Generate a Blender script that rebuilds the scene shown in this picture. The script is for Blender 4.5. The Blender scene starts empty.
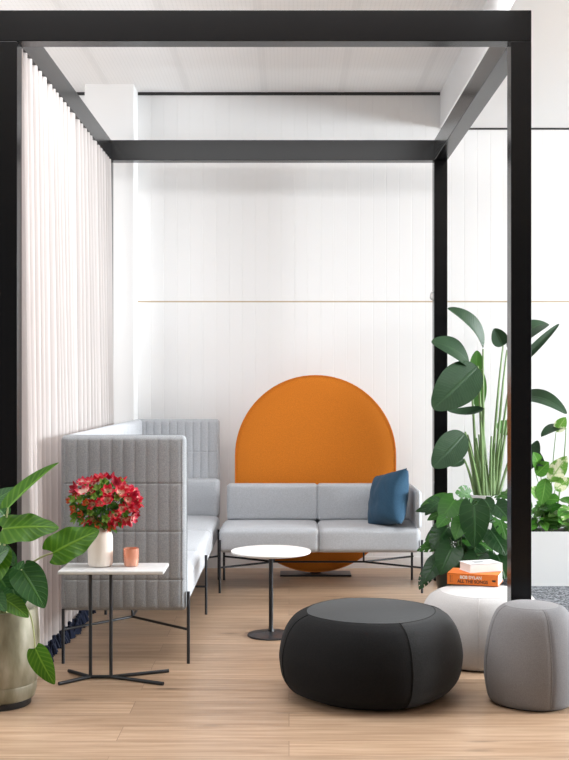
import bpy, bmesh, math, random
from mathutils import Vector, Matrix, noise
random.seed(7)
PI = math.pi
S = bpy.context.scene
C = S.collection
HC = 1.45            # eye height of the camera
F = 1119.0           # focal length in pixels of the 569x760 frame
VX, VY = 289.0, 385.0


def P(px, py, Y):    # a point seen at (px, py) that stands at depth Y
    return Vector(((px - VX) * Y / F, Y, HC - (py - VY) * Y / F))


# ------------------------------------------------------------------ materials
def mat(name):
    m = bpy.data.materials.new(name)
    m.use_nodes = True
    nt = m.node_tree
    b = nt.nodes['Principled BSDF']
    return m, nt, b


def N(nt, t, **kw):
    n = nt.nodes.new(t)
    for k, v in kw.items():
        setattr(n, k, v)
    return n


def simple(name, col, rough=0.5, metal=0.0, bump=0.0, bscale=200, var=0.0, vscale=20, spec=0.5, sheen=0.0):
    m, nt, b = mat(name)
    b.inputs['Roughness'].default_value = rough
    b.inputs['Metallic'].default_value = metal
    b.inputs['Specular IOR Level'].default_value = spec
    if sheen:
        b.inputs['Sheen Weight'].default_value = sheen
    tc = N(nt, 'ShaderNodeTexCoord')
    if var:
        nz = N(nt, 'ShaderNodeTexNoise')
        nz.inputs['Scale'].default_value = vscale
        nz.inputs['Detail'].default_value = 4
        nt.links.new(tc.outputs['Object'], nz.inputs['Vector'])
        mx = N(nt, 'ShaderNodeMix', data_type='RGBA')
        mx.inputs[6].default_value = [c * (1 - var) for c in col] + [1]
        mx.inputs[7].default_value = [min(1, c * (1 + var)) for c in col] + [1]
        nt.links.new(nz.outputs['Fac'], mx.inputs[0])
        nt.links.new(mx.outputs[2], b.inputs['Base Color'])
    else:
        b.inputs['Base Color'].default_value = (*col, 1)
    if bump:
        nz2 = N(nt, 'ShaderNodeTexNoise')
        nz2.inputs['Scale'].default_value = bscale
        nz2.inputs['Detail'].default_value = 3
        nt.links.new(tc.outputs['Object'], nz2.inputs['Vector'])
        bp = N(nt, 'ShaderNodeBump')
        bp.inputs['Strength'].default_value = bump
        bp.inputs['Distance'].default_value = 0.002
        nt.links.new(nz2.outputs['Fac'], bp.inputs['Height'])
        nt.links.new(bp.outputs['Normal'], b.inputs['Normal'])
    return m


def fabric(name, col, mott=0.22, scale=170, bump=0.5, rough=0.92, sheen=.1):
    """woven melange cloth: fine two-scale speckle with a weave bump"""
    m, nt, b = mat(name)
    b.inputs['Roughness'].default_value = rough
    b.inputs['Specular IOR Level'].default_value = 0.2
    b.inputs['Sheen Weight'].default_value = sheen
    tc = N(nt, 'ShaderNodeTexCoord')
    n1 = N(nt, 'ShaderNodeTexNoise'); n1.inputs['Scale'].default_value = scale; n1.inputs['Detail'].default_value = 3
    nt.links.new(tc.outputs['Object'], n1.inputs['Vector'])
    cr = N(nt, 'ShaderNodeValToRGB')
    cr.color_ramp.elements[0].position = 0.3
    cr.color_ramp.elements[1].position = 0.7
    cr.color_ramp.elements[0].color = (*[c * (1 - mott) for c in col], 1)
    cr.color_ramp.elements[1].color = (*[min(1, c * (1 + mott)) for c in col], 1)
    nt.links.new(n1.outputs['Fac'], cr.inputs['Fac'])
    nt.links.new(cr.outputs['Color'], b.inputs['Base Color'])
    bp = N(nt, 'ShaderNodeBump'); bp.inputs['Strength'].default_value = bump; bp.inputs['Distance'].default_value = 0.0015
    nt.links.new(n1.outputs['Fac'], bp.inputs['Height'])
    nt.links.new(bp.outputs['Normal'], b.inputs['Normal'])
    return m


def leafmat(name, dark, light, vein, nveins=9, slope=0.8, vw=0.30, trans=0.35, rough=0.35, varieg=None, trcol=None):
    """leaf: side veins and midrib drawn from the leaf's own UV, a little light through it"""
    m, nt, b = mat(name)
    L = nt.links.new
    uv = N(nt, 'ShaderNodeTexCoord')
    sx = N(nt, 'ShaderNodeSeparateXYZ'); L(uv.outputs['UV'], sx.inputs[0])

    def M(op, a, c=None):
        n = N(nt, 'ShaderNodeMath', operation=op)
        for k, q in enumerate((a, c)):
            if q is None:
                continue
            if isinstance(q, (int, float)):
                n.inputs[k].default_value = q
            else:
                L(q, n.inputs[k])
        return n.outputs[0]
    v = M('ABSOLUTE', M('SUBTRACT', M('MULTIPLY', sx.outputs['Y'], 2.0), 1.0))
    ph = M('FRACT', M('MULTIPLY', M('SUBTRACT', sx.outputs['X'], M('MULTIPLY', v, slope * 0.3)), nveins))
    d = M('ABSOLUTE', M('SUBTRACT', ph, 0.5))           # 0 at vein
    mr = N(nt, 'ShaderNodeMapRange'); mr.inputs[1].default_value = 0.0; mr.inputs[2].default_value = vw
    mr.inputs[3].default_value = 1.0; mr.inputs[4].default_value = 0.0
    L(d, mr.inputs[0])
    mid = N(nt, 'ShaderNodeMapRange'); mid.inputs[1].default_value = 0.03; mid.inputs[2].default_value = 0.10
    mid.inputs[3].default_value = 1.0; mid.inputs[4].default_value = 0.0
    L(v, mid.inputs[0])
    mask = M('MAXIMUM', M('MULTIPLY', mr.outputs[0], 0.42), mid.outputs[0])
    tc = N(nt, 'ShaderNodeTexCoord')
    nz = N(nt, 'ShaderNodeTexNoise'); nz.inputs['Scale'].default_value = 9.0 if varieg is None else 22.0
    L(tc.outputs['Object'], nz.inputs['Vector'])
    mx = N(nt, 'ShaderNodeMix', data_type='RGBA')
    mx.inputs[6].default_value = (*dark, 1); mx.inputs[7].default_value = (*light, 1)
    L(nz.outputs['Fac'], mx.inputs[0])
    col = mx.outputs[2]
    if varieg:
        n3 = N(nt, 'ShaderNodeTexNoise'); n3.inputs['Scale'].default_value = 16; n3.inputs['Detail'].default_value = 3
        L(tc.outputs['Object'], n3.inputs['Vector'])
        st = N(nt, 'ShaderNodeMapRange'); st.inputs[1].default_value = 0.50; st.inputs[2].default_value = 0.58
        L(n3.outputs['Fac'], st.inputs[0])
        m3 = N(nt, 'ShaderNodeMix', data_type='RGBA'); L(st.outputs[0], m3.inputs[0])
        L(col, m3.inputs[6]); m3.inputs[7].default_value = (*varieg, 1)
        col = m3.outputs[2]
    m2 = N(nt, 'ShaderNodeMix', data_type='RGBA')
    L(mask, m2.inputs[0]); L(col, m2.inputs[6]); m2.inputs[7].default_value = (*vein, 1)
    L(m2.outputs[2], b.inputs['Base Color'])
    b.inputs['Roughness'].default_value = rough + .06
    b.inputs['Specular IOR Level'].default_value = 0.28
    bp = N(nt, 'ShaderNodeBump'); bp.inputs['Strength'].default_value = 0.6; bp.inputs['Distance'].default_value = 0.003
    bp.invert = True
    L(mask, bp.inputs['Height']); L(bp.outputs['Normal'], b.inputs['Normal'])
    tr = N(nt, 'ShaderNodeBsdfTranslucent')
    L(m2.outputs[2], tr.inputs['Color'])
    ms = N(nt, 'ShaderNodeMixShader'); ms.inputs[0].default_value = trans
    L(b.outputs[0], ms.inputs[1]); L(tr.outputs[0], ms.inputs[2])
    L(ms.outputs[0], nt.nodes['Material Output'].inputs['Surface'])
    return m


M_ = {}
M_['wall'] = simple('white_paint', (0.81, 0.81, 0.81), 0.55)
M_['white_trim'] = simple('white_trim', (0.82, 0.815, 0.81), 0.5)
M_['gap'] = simple('shadow_gap', (0.03, 0.03, 0.03), 0.8)
M_['brassline'] = simple('timber_joint', (0.50, 0.40, 0.27), 0.5)
M_['black_steel'] = simple('black_powdercoat', (0.0045, 0.0045, 0.005), 0.22, bump=0.02, bscale=60, spec=0.26)
M_['leg_steel'] = simple('charcoal_steel', (0.022, 0.025, 0.030), 0.35, metal=0.2)
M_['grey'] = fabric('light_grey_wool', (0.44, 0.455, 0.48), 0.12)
M_['grey_quilt_shaded'] = fabric('grey_melange_wool_shaded', (0.32, 0.334, 0.35), 0.18, 230)  # same sofa cloth toned darker, the near panel's shade put into its colour
M_['pipe'] = fabric('dark_grey_piping', (0.10, 0.105, 0.11), 0.1)
M_['orange'] = fabric('orange_wool', (0.62, 0.185, 0.016), 0.14, 200)
M_['blue'] = fabric('petrol_blue_linen', (0.026, 0.072, 0.125), 0.18, 200)
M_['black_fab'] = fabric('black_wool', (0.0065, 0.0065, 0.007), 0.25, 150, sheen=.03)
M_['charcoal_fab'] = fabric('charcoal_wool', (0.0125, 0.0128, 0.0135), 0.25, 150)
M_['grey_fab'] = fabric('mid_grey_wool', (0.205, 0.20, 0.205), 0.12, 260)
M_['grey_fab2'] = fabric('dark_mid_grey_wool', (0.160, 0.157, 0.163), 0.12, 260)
M_['white_fab'] = fabric('oatmeal_wool', (0.52, 0.505, 0.50), 0.08, 260)
M_['white_top'] = simple('white_laminate', (0.80, 0.79, 0.775), 0.35)
M_['marble'] = simple('pale_grey_stone', (0.66, 0.66, 0.66), 0.4, var=0.12, vscale=25)
M_['vase'] = simple('cream_ceramic', (0.80, 0.72, 0.65), 0.45)
M_['soil'] = simple('soil', (0.03, 0.022, 0.015), 0.95, bump=1.0, bscale=60)
M_['orange_cover'] = simple('orange_cloth_cover', (0.80, 0.185, 0.018), 0.55)
M_['paper'] = simple('paper', (0.80, 0.78, 0.74), 0.8)
M_['white_cover'] = simple('white_cover', (0.82, 0.82, 0.82), 0.5)
M_['grey_print'] = simple('grey_print', (0.33, 0.34, 0.36), 0.6)
M_['ink_white'] = simple('white_ink', (0.85, 0.8, 0.7), 0.6)
M_['ink_black'] = simple('black_ink', (0.015, 0.012, 0.01), 0.6)
M_['navy'] = fabric('navy_cotton', (0.010, 0.014, 0.032), 0.4, 90)
M_['teal_pot'] = simple('dark_green_glaze', (0.008, 0.020, 0.019), 0.3)
M_['white_pot'] = simple('white_planter', (0.74, 0.745, 0.745), 0.5)
M_['stem_pale'] = simple('pale_stem', (0.34, 0.37, 0.17), 0.5)
M_['stem_green'] = simple('green_stem', (0.16, 0.26, 0.095), 0.45, var=0.3, vscale=12)
M_['stem_dark'] = simple('dark_stem', (0.045, 0.10, 0.03), 0.5)
M_['steel'] = simple('brushed_steel', (0.6, 0.6, 0.6), 0.3, metal=1)

# black foot under the plant pot
M_['foot'] = simple('black_foot', (0.012, 0.013, 0.015), 0.5)

# metallic aged pot
m, nt, b = mat('aged_brass_concrete'); M_['brass_pot'] = m
tc = N(nt, 'ShaderNodeTexCoord'); mp = N(nt, 'ShaderNodeMapping'); mp.inputs['Scale'].default_value = (6, 6, 2.2)
nz = N(nt, 'ShaderNodeTexNoise'); nz.inputs['Scale'].default_value = 2.0; nz.inputs['Detail'].default_value = 6
nt.links.new(tc.outputs['Object'], mp.inputs[0]); nt.links.new(mp.outputs[0], nz.inputs['Vector'])
cr = N(nt, 'ShaderNodeValToRGB')
e = cr.color_ramp.elements
e[0].position = 0.32; e[0].color = (0.11, 0.098, 0.06, 1); e[1].position = 0.68; e[1].color = (0.33, 0.31, 0.24, 1)
x = e.new(0.5); x.color = (0.21, 0.195, 0.13, 1)
nt.links.new(nz.outputs['Fac'], cr.inputs[0]); nt.links.new(cr.outputs[0], b.inputs['Base Color'])
b.inputs['Roughness'].default_value = 0.42; b.inputs['Metallic'].default_value = 0.35

# sheer curtain
m, nt, b = mat('sheer_voile'); M_['voile'] = m
b.inputs['Base Color'].default_value = (0.48, 0.455, 0.445, 1); b.inputs['Roughness'].default_value = 0.9
b.inputs['Specular IOR Level'].default_value = 0.1
tr = N(nt, 'ShaderNodeBsdfTranslucent'); tr.inputs['Color'].default_value = (0.80, 0.67, 0.635, 1)
ms = N(nt, 'ShaderNodeMixShader'); ms.inputs[0].default_value = 0.19
nt.links.new(b.outputs[0], ms.inputs[1]); nt.links.new(tr.outputs[0], ms.inputs[2])
nt.links.new(ms.outputs[0], nt.nodes['Material Output'].inputs['Surface'])

# copper glass
m, nt, b = mat('copper_lustre_glass'); M_['copper'] = m
b.inputs['Base Color'].default_value = (0.92, 0.56, 0.42, 1); b.inputs['Roughness'].default_value = 0.2
b.inputs['Metallic'].default_value = 0.35
tp = N(nt, 'ShaderNodeBsdfTransparent'); tp.inputs['Color'].default_value = (0.98, 0.70, 0.56, 1)
ms = N(nt, 'ShaderNodeMixShader'); ms.inputs[0].default_value = 0.5
nt.links.new(b.outputs[0], ms.inputs[1]); nt.links.new(tp.outputs[0], ms.inputs[2])
nt.links.new(ms.outputs[0], nt.nodes['Material Output'].inputs['Surface'])

# oak boards
m, nt, b = mat('oak_boards'); M_['oak'] = m
L = nt.links.new
tc = N(nt, 'ShaderNodeTexCoord')
br = N(nt, 'ShaderNodeTexBrick')
br.inputs['Color1'].default_value = (0, 0, 0, 1); br.inputs['Color2'].default_value = (1, 1, 1, 1)
br.inputs['Mortar'].default_value = (0.5, 0.5, 0.5, 1)
br.inputs['Scale'].default_value = 1.0; br.inputs['Brick Width'].default_value = 1.9
br.inputs['Row Height'].default_value = 0.19; br.inputs['Mortar Size'].default_value = 0.0016
br.inputs['Mortar Smooth'].default_value = 0.2; br.offset = 0.37; br.offset_frequency = 2
L(tc.outputs['Object'], br.inputs['Vector'])
# per board random shift of the grain
cmb = N(nt, 'ShaderNodeMix', data_type='RGBA'); cmb.blend_type = 'ADD'; cmb.inputs[0].default_value = 1.0
mulv = N(nt, 'ShaderNodeVectorMath', operation='SCALE'); mulv.inputs['Scale'].default_value = 37.0
L(br.outputs['Color'], mulv.inputs[0])
addv = N(nt, 'ShaderNodeVectorMath', operation='ADD')
L(tc.outputs['Object'], addv.inputs[0]); L(mulv.outputs[0], addv.inputs[1])
mp = N(nt, 'ShaderNodeMapping'); mp.inputs['Scale'].default_value = (0.9, 14, 1)
L(addv.outputs[0], mp.inputs[0])
nz = N(nt, 'ShaderNodeTexNoise'); nz.inputs['Scale'].default_value = 2.2; nz.inputs['Detail'].default_value = 8; nz.inputs['Distortion'].default_value = 0.6
L(mp.outputs[0], nz.inputs['Vector'])
mp2 = N(nt, 'ShaderNodeMapping'); mp2.inputs['Scale'].default_value = (2.0, 7, 1)
L(addv.outputs[0], mp2.inputs[0])
kn = N(nt, 'ShaderNodeTexVoronoi'); kn.inputs['Scale'].default_value = 0.9
L(mp2.outputs[0], kn.inputs['Vector'])
kr = N(nt, 'ShaderNodeMapRange'); kr.inputs[1].default_value = 0.03; kr.inputs[2].default_value = 0.16; kr.inputs[3].default_value = 0.55; kr.inputs[4].default_value = 1.0
L(kn.outputs['Distance'], kr.inputs[0])
cr = N(nt, 'ShaderNodeValToRGB')
e = cr.color_ramp.elements
e[0].position = 0.30; e[0].color = (0.325, 0.205, 0.125, 1); e[1].position = 0.72; e[1].color = (0.53, 0.375, 0.258, 1)
L(nz.outputs['Fac'], cr.inputs[0])
tint = N(nt, 'ShaderNodeMix', data_type='RGBA'); tint.blend_type = 'MULTIPLY'; tint.inputs[0].default_value = 1.0
tr_ = N(nt, 'ShaderNodeMapRange'); tr_.inputs[3].default_value = 0.86; tr_.inputs[4].default_value = 1.1
L(br.outputs['Color'], tr_.inputs[0])
L(cr.outputs[0], tint.inputs[6]); L(tr_.outputs[0], tint.inputs[7])
t2 = N(nt, 'ShaderNodeMix', data_type='RGBA'); t2.blend_type = 'MULTIPLY'; t2.inputs[0].default_value = 1.0
L(tint.outputs[2], t2.inputs[6]); L(kr.outputs[0], t2.inputs[7])
t3 = N(nt, 'ShaderNodeMix', data_type='RGBA')
L(br.outputs['Fac'], t3.inputs[0]); L(t2.outputs[2], t3.inputs[6]); t3.inputs[7].default_value = (0.24, 0.155, 0.10, 1)
L(t3.outputs[2], b.inputs['Base Color'])
b.inputs['Roughness'].default_value = 0.36
bp = N(nt, 'ShaderNodeBump'); bp.inputs['Strength'].default_value = 0.15; bp.inputs['Distance'].default_value = 0.002
L(nz.outputs['Fac'], bp.inputs['Height']); L(bp.outputs['Normal'], b.inputs['Normal'])

# carpet
m, nt, b = mat('speckled_carpet'); M_['carpet'] = m
tc = N(nt, 'ShaderNodeTexCoord')
nz = N(nt, 'ShaderNodeTexNoise'); nz.inputs['Scale'].default_value = 75; nz.inputs['Detail'].default_value = 2
nt.links.new(tc.outputs['Object'], nz.inputs['Vector'])
cr = N(nt, 'ShaderNodeValToRGB'); e = cr.color_ramp.elements
e[0].position = 0.42; e[0].color = (0.022, 0.024, 0.03, 1); e[1].position = 0.60; e[1].color = (0.24, 0.25, 0.27, 1)
nt.links.new(nz.outputs['Fac'], cr.inputs[0]); nt.links.new(cr.outputs[0], b.inputs['Base Color'])
b.inputs['Roughness'].default_value = 1.0

# perforated ceiling tiles
m, nt, b = mat('perforated_ceiling_tile'); M_['ceil'] = m
L = nt.links.new
tc = N(nt, 'ShaderNodeTexCoord')
vo = N(nt, 'ShaderNodeTexVoronoi'); vo.inputs['Scale'].default_value = 38; vo.inputs['Randomness'].default_value = 0.0
L(tc.outputs['Object'], vo.inputs['Vector'])
mr = N(nt, 'ShaderNodeMapRange'); mr.inputs[1].default_value = 0.22; mr.inputs[2].default_value = 0.32
L(vo.outputs['Distance'], mr.inputs[0])
mx = N(nt, 'ShaderNodeMix', data_type='RGBA'); mx.inputs[6].default_value = (0.62, 0.615, 0.61, 1); mx.inputs[7].default_value = (0.88, 0.875, 0.87, 1)
L(mr.outputs[0], mx.inputs[0])
L(mx.outputs[2], b.inputs['Base Color'])
b.inputs['Roughness'].default_value = 0.7

# flower petals: pale base, red outer part, colour from the petal's own UV
def petalmat(name, c0, c1, pos=0.42):
    m, nt, b = mat(name)
    tc = N(nt, 'ShaderNodeTexCoord'); sx = N(nt, 'ShaderNodeSeparateXYZ')
    nt.links.new(tc.outputs['UV'], sx.inputs[0])
    nz = N(nt, 'ShaderNodeTexNoise'); nz.inputs['Scale'].default_value = 40
    nt.links.new(tc.outputs['Object'], nz.inputs['Vector'])
    ad = N(nt, 'ShaderNodeMath', operation='MULTIPLY_ADD'); ad.inputs[1].default_value = 0.6; ad.inputs[2].default_value = -0.3
    nt.links.new(nz.outputs['Fac'], ad.inputs[0])
    a2 = N(nt, 'ShaderNodeMath', operation='ADD')
    nt.links.new(sx.outputs['X'], a2.inputs[0]); nt.links.new(ad.outputs[0], a2.inputs[1])
    cr = N(nt, 'ShaderNodeValToRGB'); e = cr.color_ramp.elements
    e[0].position = pos - 0.15; e[0].color = (*c0, 1); e[1].position = pos + 0.12; e[1].color = (*c1, 1)
    nt.links.new(a2.outputs[0], cr.inputs[0]); nt.links.new(cr.outputs[0], b.inputs['Base Color'])
    b.inputs['Roughness'].default_value = 0.45
    tr = N(nt, 'ShaderNodeBsdfTranslucent'); nt.links.new(cr.outputs[0], tr.inputs['Color'])
    ms = N(nt, 'ShaderNodeMixShader'); ms.inputs[0].default_value = 0.3
    nt.links.new(b.outputs[0], ms.inputs[1]); nt.links.new(tr.outputs[0], ms.inputs[2])
    nt.links.new(ms.outputs[0], nt.nodes['Material Output'].inputs['Surface'])
    return m


M_['petal_red'] = petalmat('red_petal', (0.75, 0.50, 0.36), (0.58, 0.016, 0.040), 0.30)
M_['petal_crimson'] = petalmat('crimson_petal', (0.45, 0.02, 0.05), (0.36, 0.008, 0.030), 0.2)
M_['petal_pink'] = petalmat('pink_petal', (0.85, 0.66, 0.55), (0.70, 0.045, 0.10), 0.52)
M_['petal_orange'] = petalmat('orange_petal', (0.50, 0.42, 0.10), (0.60, 0.10, 0.03), 0.30)
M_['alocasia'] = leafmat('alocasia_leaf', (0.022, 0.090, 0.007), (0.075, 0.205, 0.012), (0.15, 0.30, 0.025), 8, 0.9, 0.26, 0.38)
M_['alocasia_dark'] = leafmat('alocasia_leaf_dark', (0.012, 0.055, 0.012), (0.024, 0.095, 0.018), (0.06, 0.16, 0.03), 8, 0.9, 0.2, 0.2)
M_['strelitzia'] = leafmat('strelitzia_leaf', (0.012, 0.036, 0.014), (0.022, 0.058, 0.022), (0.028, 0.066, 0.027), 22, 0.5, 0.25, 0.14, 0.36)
M_['strelitzia_lit'] = leafmat('strelitzia_leaf_backlit', (0.05, 0.15, 0.025), (0.08, 0.22, 0.04), (0.10, 0.25, 0.05), 20, 0.5, 0.25, 0.4, 0.35)  # brighter leaf copy, the light from behind is put into the colour
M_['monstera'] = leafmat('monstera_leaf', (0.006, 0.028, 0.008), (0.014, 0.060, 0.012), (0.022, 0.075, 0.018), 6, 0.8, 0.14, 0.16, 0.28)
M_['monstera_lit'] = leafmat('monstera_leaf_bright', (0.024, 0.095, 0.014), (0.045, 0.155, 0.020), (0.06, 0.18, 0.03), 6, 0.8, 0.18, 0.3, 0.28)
M_['pothos'] = leafmat('pothos_leaf', (0.045, 0.17, 0.020), (0.10, 0.29, 0.035), (0.16, 0.36, 0.06), 7, 0.8, 0.15, 0.35, 0.35)
M_['pothos_var'] = leafmat('pothos_variegated_leaf', (0.10, 0.27, 0.035), (0.17, 0.36, 0.06), (0.30, 0.45, 0.14), 7, 0.8, 0.15, 0.35, 0.35, varieg=(0.72, 0.72, 0.50))


# ------------------------------------------------------------------ mesh building
class MB:
    def __init__(s):
        s.v = []; s.f = []; s.uv = []; s.mi = []

    def add(s, vs, fs, uvs=None, mi=0):
        o = len(s.v)
        s.v += [Vector(p) for p in vs]
        for k, f in enumerate(fs):
            s.f.append([o + i for i in f])
            s.uv.append(uvs[k] if uvs else None)
            s.mi.append(mi)
        return s

    def xf(s, M):
        s.v = [M @ p for p in s.v]
        return s

    def grid(s, fn, nu, nv, keep=None, closeu=False, closev=False, mi=0):
        vs = []; fs = []; uvs = []
        for i in range(nu + 1):
            for j in range(nv + 1):
                vs.append(fn(i / nu, j / nv))
        for i in range(nu):
            for j in range(nv):
                if keep and not keep((i + .5) / nu, (j + .5) / nv):
                    continue
                a = i * (nv + 1) + j
                fs.append((a, a + nv + 1, a + nv + 2, a + 1))
                u0, u1, w0, w1 = i / nu, (i + 1) / nu, j / nv, (j + 1) / nv
                uvs.append(((u0, w0), (u1, w0), (u1, w1), (u0, w1)))
        return s.add(vs, fs, uvs, mi)

    def box(s, x0, x1, y0, y1, z0, z1, mi=0):
        vs = [(x, y, z) for x in (x0, x1) for y in (y0, y1) for z in (z0, z1)]
        fs = [(0, 1, 3, 2), (4, 6, 7, 5), (0, 4, 5, 1), (2, 3, 7, 6), (0, 2, 6, 4), (1, 5, 7, 3)]
        return s.add(vs, fs, mi=mi)

    def tube(s, pts, r, n=10, r2=None):
        pts = [Vector(p) for p in pts]
        rings = []
        up = None
        for i, p in enumerate(pts):
            a = pts[max(0, i - 1)]; c = pts[min(len(pts) - 1, i + 1)]
            t = (c - a).normalized()
            if up is None:
                up = Vector((0, 0, 1)) if abs(t.z) < .9 else Vector((1, 0, 0))
            sd = t.cross(up).normalized(); up = sd.cross(t).normalized()
            f = i / (len(pts) - 1)
            rr = r if r2 is None else r + (r2 - r) * f
            rings.append([p + (sd * math.cos(q) + up * math.sin(q)) * rr for q in [2 * PI * k / n for k in range(n)]])
        vs = [q for R in rings for q in R]
        fs = []
        for i in range(len(pts) - 1):
            for k in range(n):
                fs.append((i * n + k, i * n + (k + 1) % n, (i + 1) * n + (k + 1) % n, (i + 1) * n + k))
        fs.append(tuple(range(n - 1, -1, -1)))
        fs.append(tuple(range((len(pts) - 1) * n, len(pts) * n)))
        return s.add(vs, fs)

    def lathe(s, prof, n=48, c=(0, 0, 0), rf=None):
        c = Vector(c)
        vs = []; fs = []
        for (r, z) in prof:
            for k in range(n):
                q = 2 * PI * k / n
                rr = r * (rf(q, z) if rf else 1)
                vs.append(c + Vector((rr * math.cos(q), rr * math.sin(q), z)))
        for i in range(len(prof) - 1):
            for k in range(n):
                fs.append((i * n + k, i * n + (k + 1) % n, (i + 1) * n + (k + 1) % n, (i + 1) * n + k))
        fs.append(tuple(range(n - 1, -1, -1)))
        fs.append(tuple(range((len(prof) - 1) * n, len(prof) * n)))
        return s.add(vs, fs)

    def rbox(s, cx, cy, cz, sx, sy, sz, r=0.03, nx=6, ny=6, nz=6, fn=None, xs=None, zs=None):
        """box with rounded edges and corners; fn(local point, face axis, sign) pushes the upholstery out along the face normal"""
        h = (sx / 2, sy / 2, sz / 2)

        def co(hh, n, extra=None):
            rr = min(r, hh * .999)
            a = [-hh + rr * i / 4 for i in range(4)]
            m = [-(hh - rr) + 2 * (hh - rr) * i / n for i in range(n + 1)]
            if extra:
                m = sorted(set([round(q, 5) for q in m + [q for q in extra if -(hh - rr) < q < hh - rr]]))
            return a + m + [-q for q in reversed(a)]
        cs = [co(h[0], nx, xs), co(h[1], ny), co(h[2], nz, zs)]
        for ax in range(3):
            a1, a2 = (ax + 1) % 3, (ax + 2) % 3
            for sg in (-1, 1):
                A, B = cs[a1], cs[a2]
                vs = []
                for p in A:
                    for q in B:
                        v = Vector((0, 0, 0)); v[ax] = sg * h[ax]; v[a1] = p; v[a2] = q
                        inn = Vector([max(-(h[k] - min(r, h[k] * .999)), min(h[k] - min(r, h[k] * .999), v[k])) for k in range(3)])
                        d = v - inn
                        w = inn + d.normalized() * r if d.length > 1e-9 else v.copy()
                        if fn:
                            edge = min(1.0, max(0.0, (h[a1] - abs(p)) / max(r, 1e-4))) * min(1.0, max(0.0, (h[a2] - abs(q)) / max(r, 1e-4)))
                            w[ax] += sg * fn(v, ax, sg) * edge
                        vs.append(w + Vector((cx, cy, cz)))
                fs = []
                nb = len(B)
                for i in range(len(A) - 1):
                    for j in range(nb - 1):
                        f = (i * nb + j, (i + 1) * nb + j, (i + 1) * nb + j + 1, i * nb + j + 1)
                        fs.append(f if sg > 0 else f[::-1])
                s.add(vs, fs)
        return s


def finish(mb, name, mats, smooth=True, merge=True, flat_angle=40, off=None):
    me = bpy.data.meshes.new(name)
    off = off or Vector((0, 0, 0))
    me.from_pydata([p - off for p in mb.v], [], mb.f)
    if any(u for u in mb.uv):
        ul = me.uv_layers.new(name='UVMap')
        k = 0
        for f, u in zip(mb.f, mb.uv):
            for q in range(len(f)):
                ul.data[k].uv = u[q] if u else (0.5, 0.5)
                k += 1
    for m in (mats if isinstance(mats, (list, tuple)) else [mats]):
        me.materials.append(m)
    for p, i in zip(me.polygons, mb.mi):
        p.material_index = i
    bm = bmesh.new(); bm.from_mesh(me)
    if merge:
        bmesh.ops.remove_doubles(bm, verts=bm.verts, dist=1e-5)
        if not any(u for u in mb.uv):
            bmesh.ops.recalc_face_normals(bm, faces=bm.faces)
    if smooth:
        for f in bm.faces:
            f.smooth = True
        for e in bm.edges:
            if len(e.link_faces) == 2 and e.calc_face_angle(0) > math.radians(flat_angle):
                e.smooth = False
    bm.to_mesh(me); bm.free()
    return me


def wloc(o):
    v = Vector((0, 0, 0))
    while o is not None:
        v += o.location
        o = o.parent
    return v


def part(name, mb, mats, parent, label=None, **kw):
    me = finish(mb, name, mats, off=wloc(parent), **kw)
    o = bpy.data.objects.new(name, me); C.objects.link(o); o.parent = parent
    if label:
        o['label'] = label
    return o


def tag(o, label, cat, group=None, kind=None):
    o['label'] = label; o['category'] = cat
    if group:
        o['group'] = group
    if kind:
        o['kind'] = kind
    return o


def thing(name, label, cat, loc, group=None):
    o = bpy.data.objects.new(name, None); C.objects.link(o)
    o.empty_display_size = 0.1
    o.location = loc
    return tag(o, label, cat, group)


def solo(name, mb, mats, label, cat, loc, group=None, **kw):
    me = finish(mb, name, mats, off=Vector(loc), **kw)
    o = bpy.data.objects.new(name, me); C.objects.link(o); o.location = loc
    return tag(o, label, cat, group)


def struct(name, mb, mats, label, cat, **kw):
    me = finish(mb, name, mats, **kw)
    o = bpy.data.objects.new(name, me); C.objects.link(o)
    return tag(o, label, cat, kind='structure')


def bez(p0, p1, p2, n=10):
    return [p0 * (1 - t) ** 2 + p1 * 2 * t * (1 - t) + p2 * t * t for t in [i / n for i in range(n + 1)]]


def bevel(o, w, seg=2):
    m = o.modifiers.new('bevel', 'BEVEL'); m.width = w; m.segments = seg; m.limit_method = 'ANGLE'
    return o


# ------------------------------------------------------------------ the room
YW = 8.87                       # back wall
ZC = 3.77                       # ceiling
XL, XR = -4.2, 10.0
Y0 = -5.0
struct('floor', MB().box(XL, XR, Y0, YW + .1, -0.05, 0.0), M_['oak'], 'oak boards running across the room', 'floor', smooth=False)
solo_c = MB().box(1.30, XR, 6.1, YW, 0.0005, 0.007)
o = struct('floor_carpet', solo_c, M_['carpet'], 'speckled dark grey carpet under the right-hand planter', 'carpet', smooth=False)

# back wall of V-grooved boards with a joint line
def boards(z0, z1):
    mb = MB()
    pitch = 0.1035; g = 0.0025; d = 0.002
    prof = []
    x = XL
    while x < XR:
        prof += [(x + g, YW), (min(XR, x + pitch) - g, YW), (min(XR, x + pitch), YW + d)]
        x += pitch
    vs = [(p[0], p[1], z) for p in prof for z in (z0, z1)]
    fs = [(2 * i, 2 * i + 2, 2 * i + 3, 2 * i + 1) for i in range(len(prof) - 1)]
    mb.add(vs, fs)
    mb.box(XL, XR, YW + .012, YW + .1, z0, z1)
    return mb
ZJ = 2.111
wb = boards(0, ZJ - .005); wb2 = boards(ZJ + .005, ZC + .03)
wb.add(wb2.v, wb2.f)
struct('wall_back', wb, M_['wall'], 'white vertical board wall', 'wall', smooth=False)
struct('trim_1', MB().box(XL, XR, YW - .0005, YW + .01, ZJ - .0055, ZJ + .0055), M_['brassline'], 'thin tan joint line across the white board wall', 'trim', smooth=False)
struct('baseboard_back', MB().box(-1.197, XR, YW - .012, YW, 0.0, 0.09), M_['white_trim'], 'white skirting along the board wall', 'skirting', smooth=False)
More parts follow.
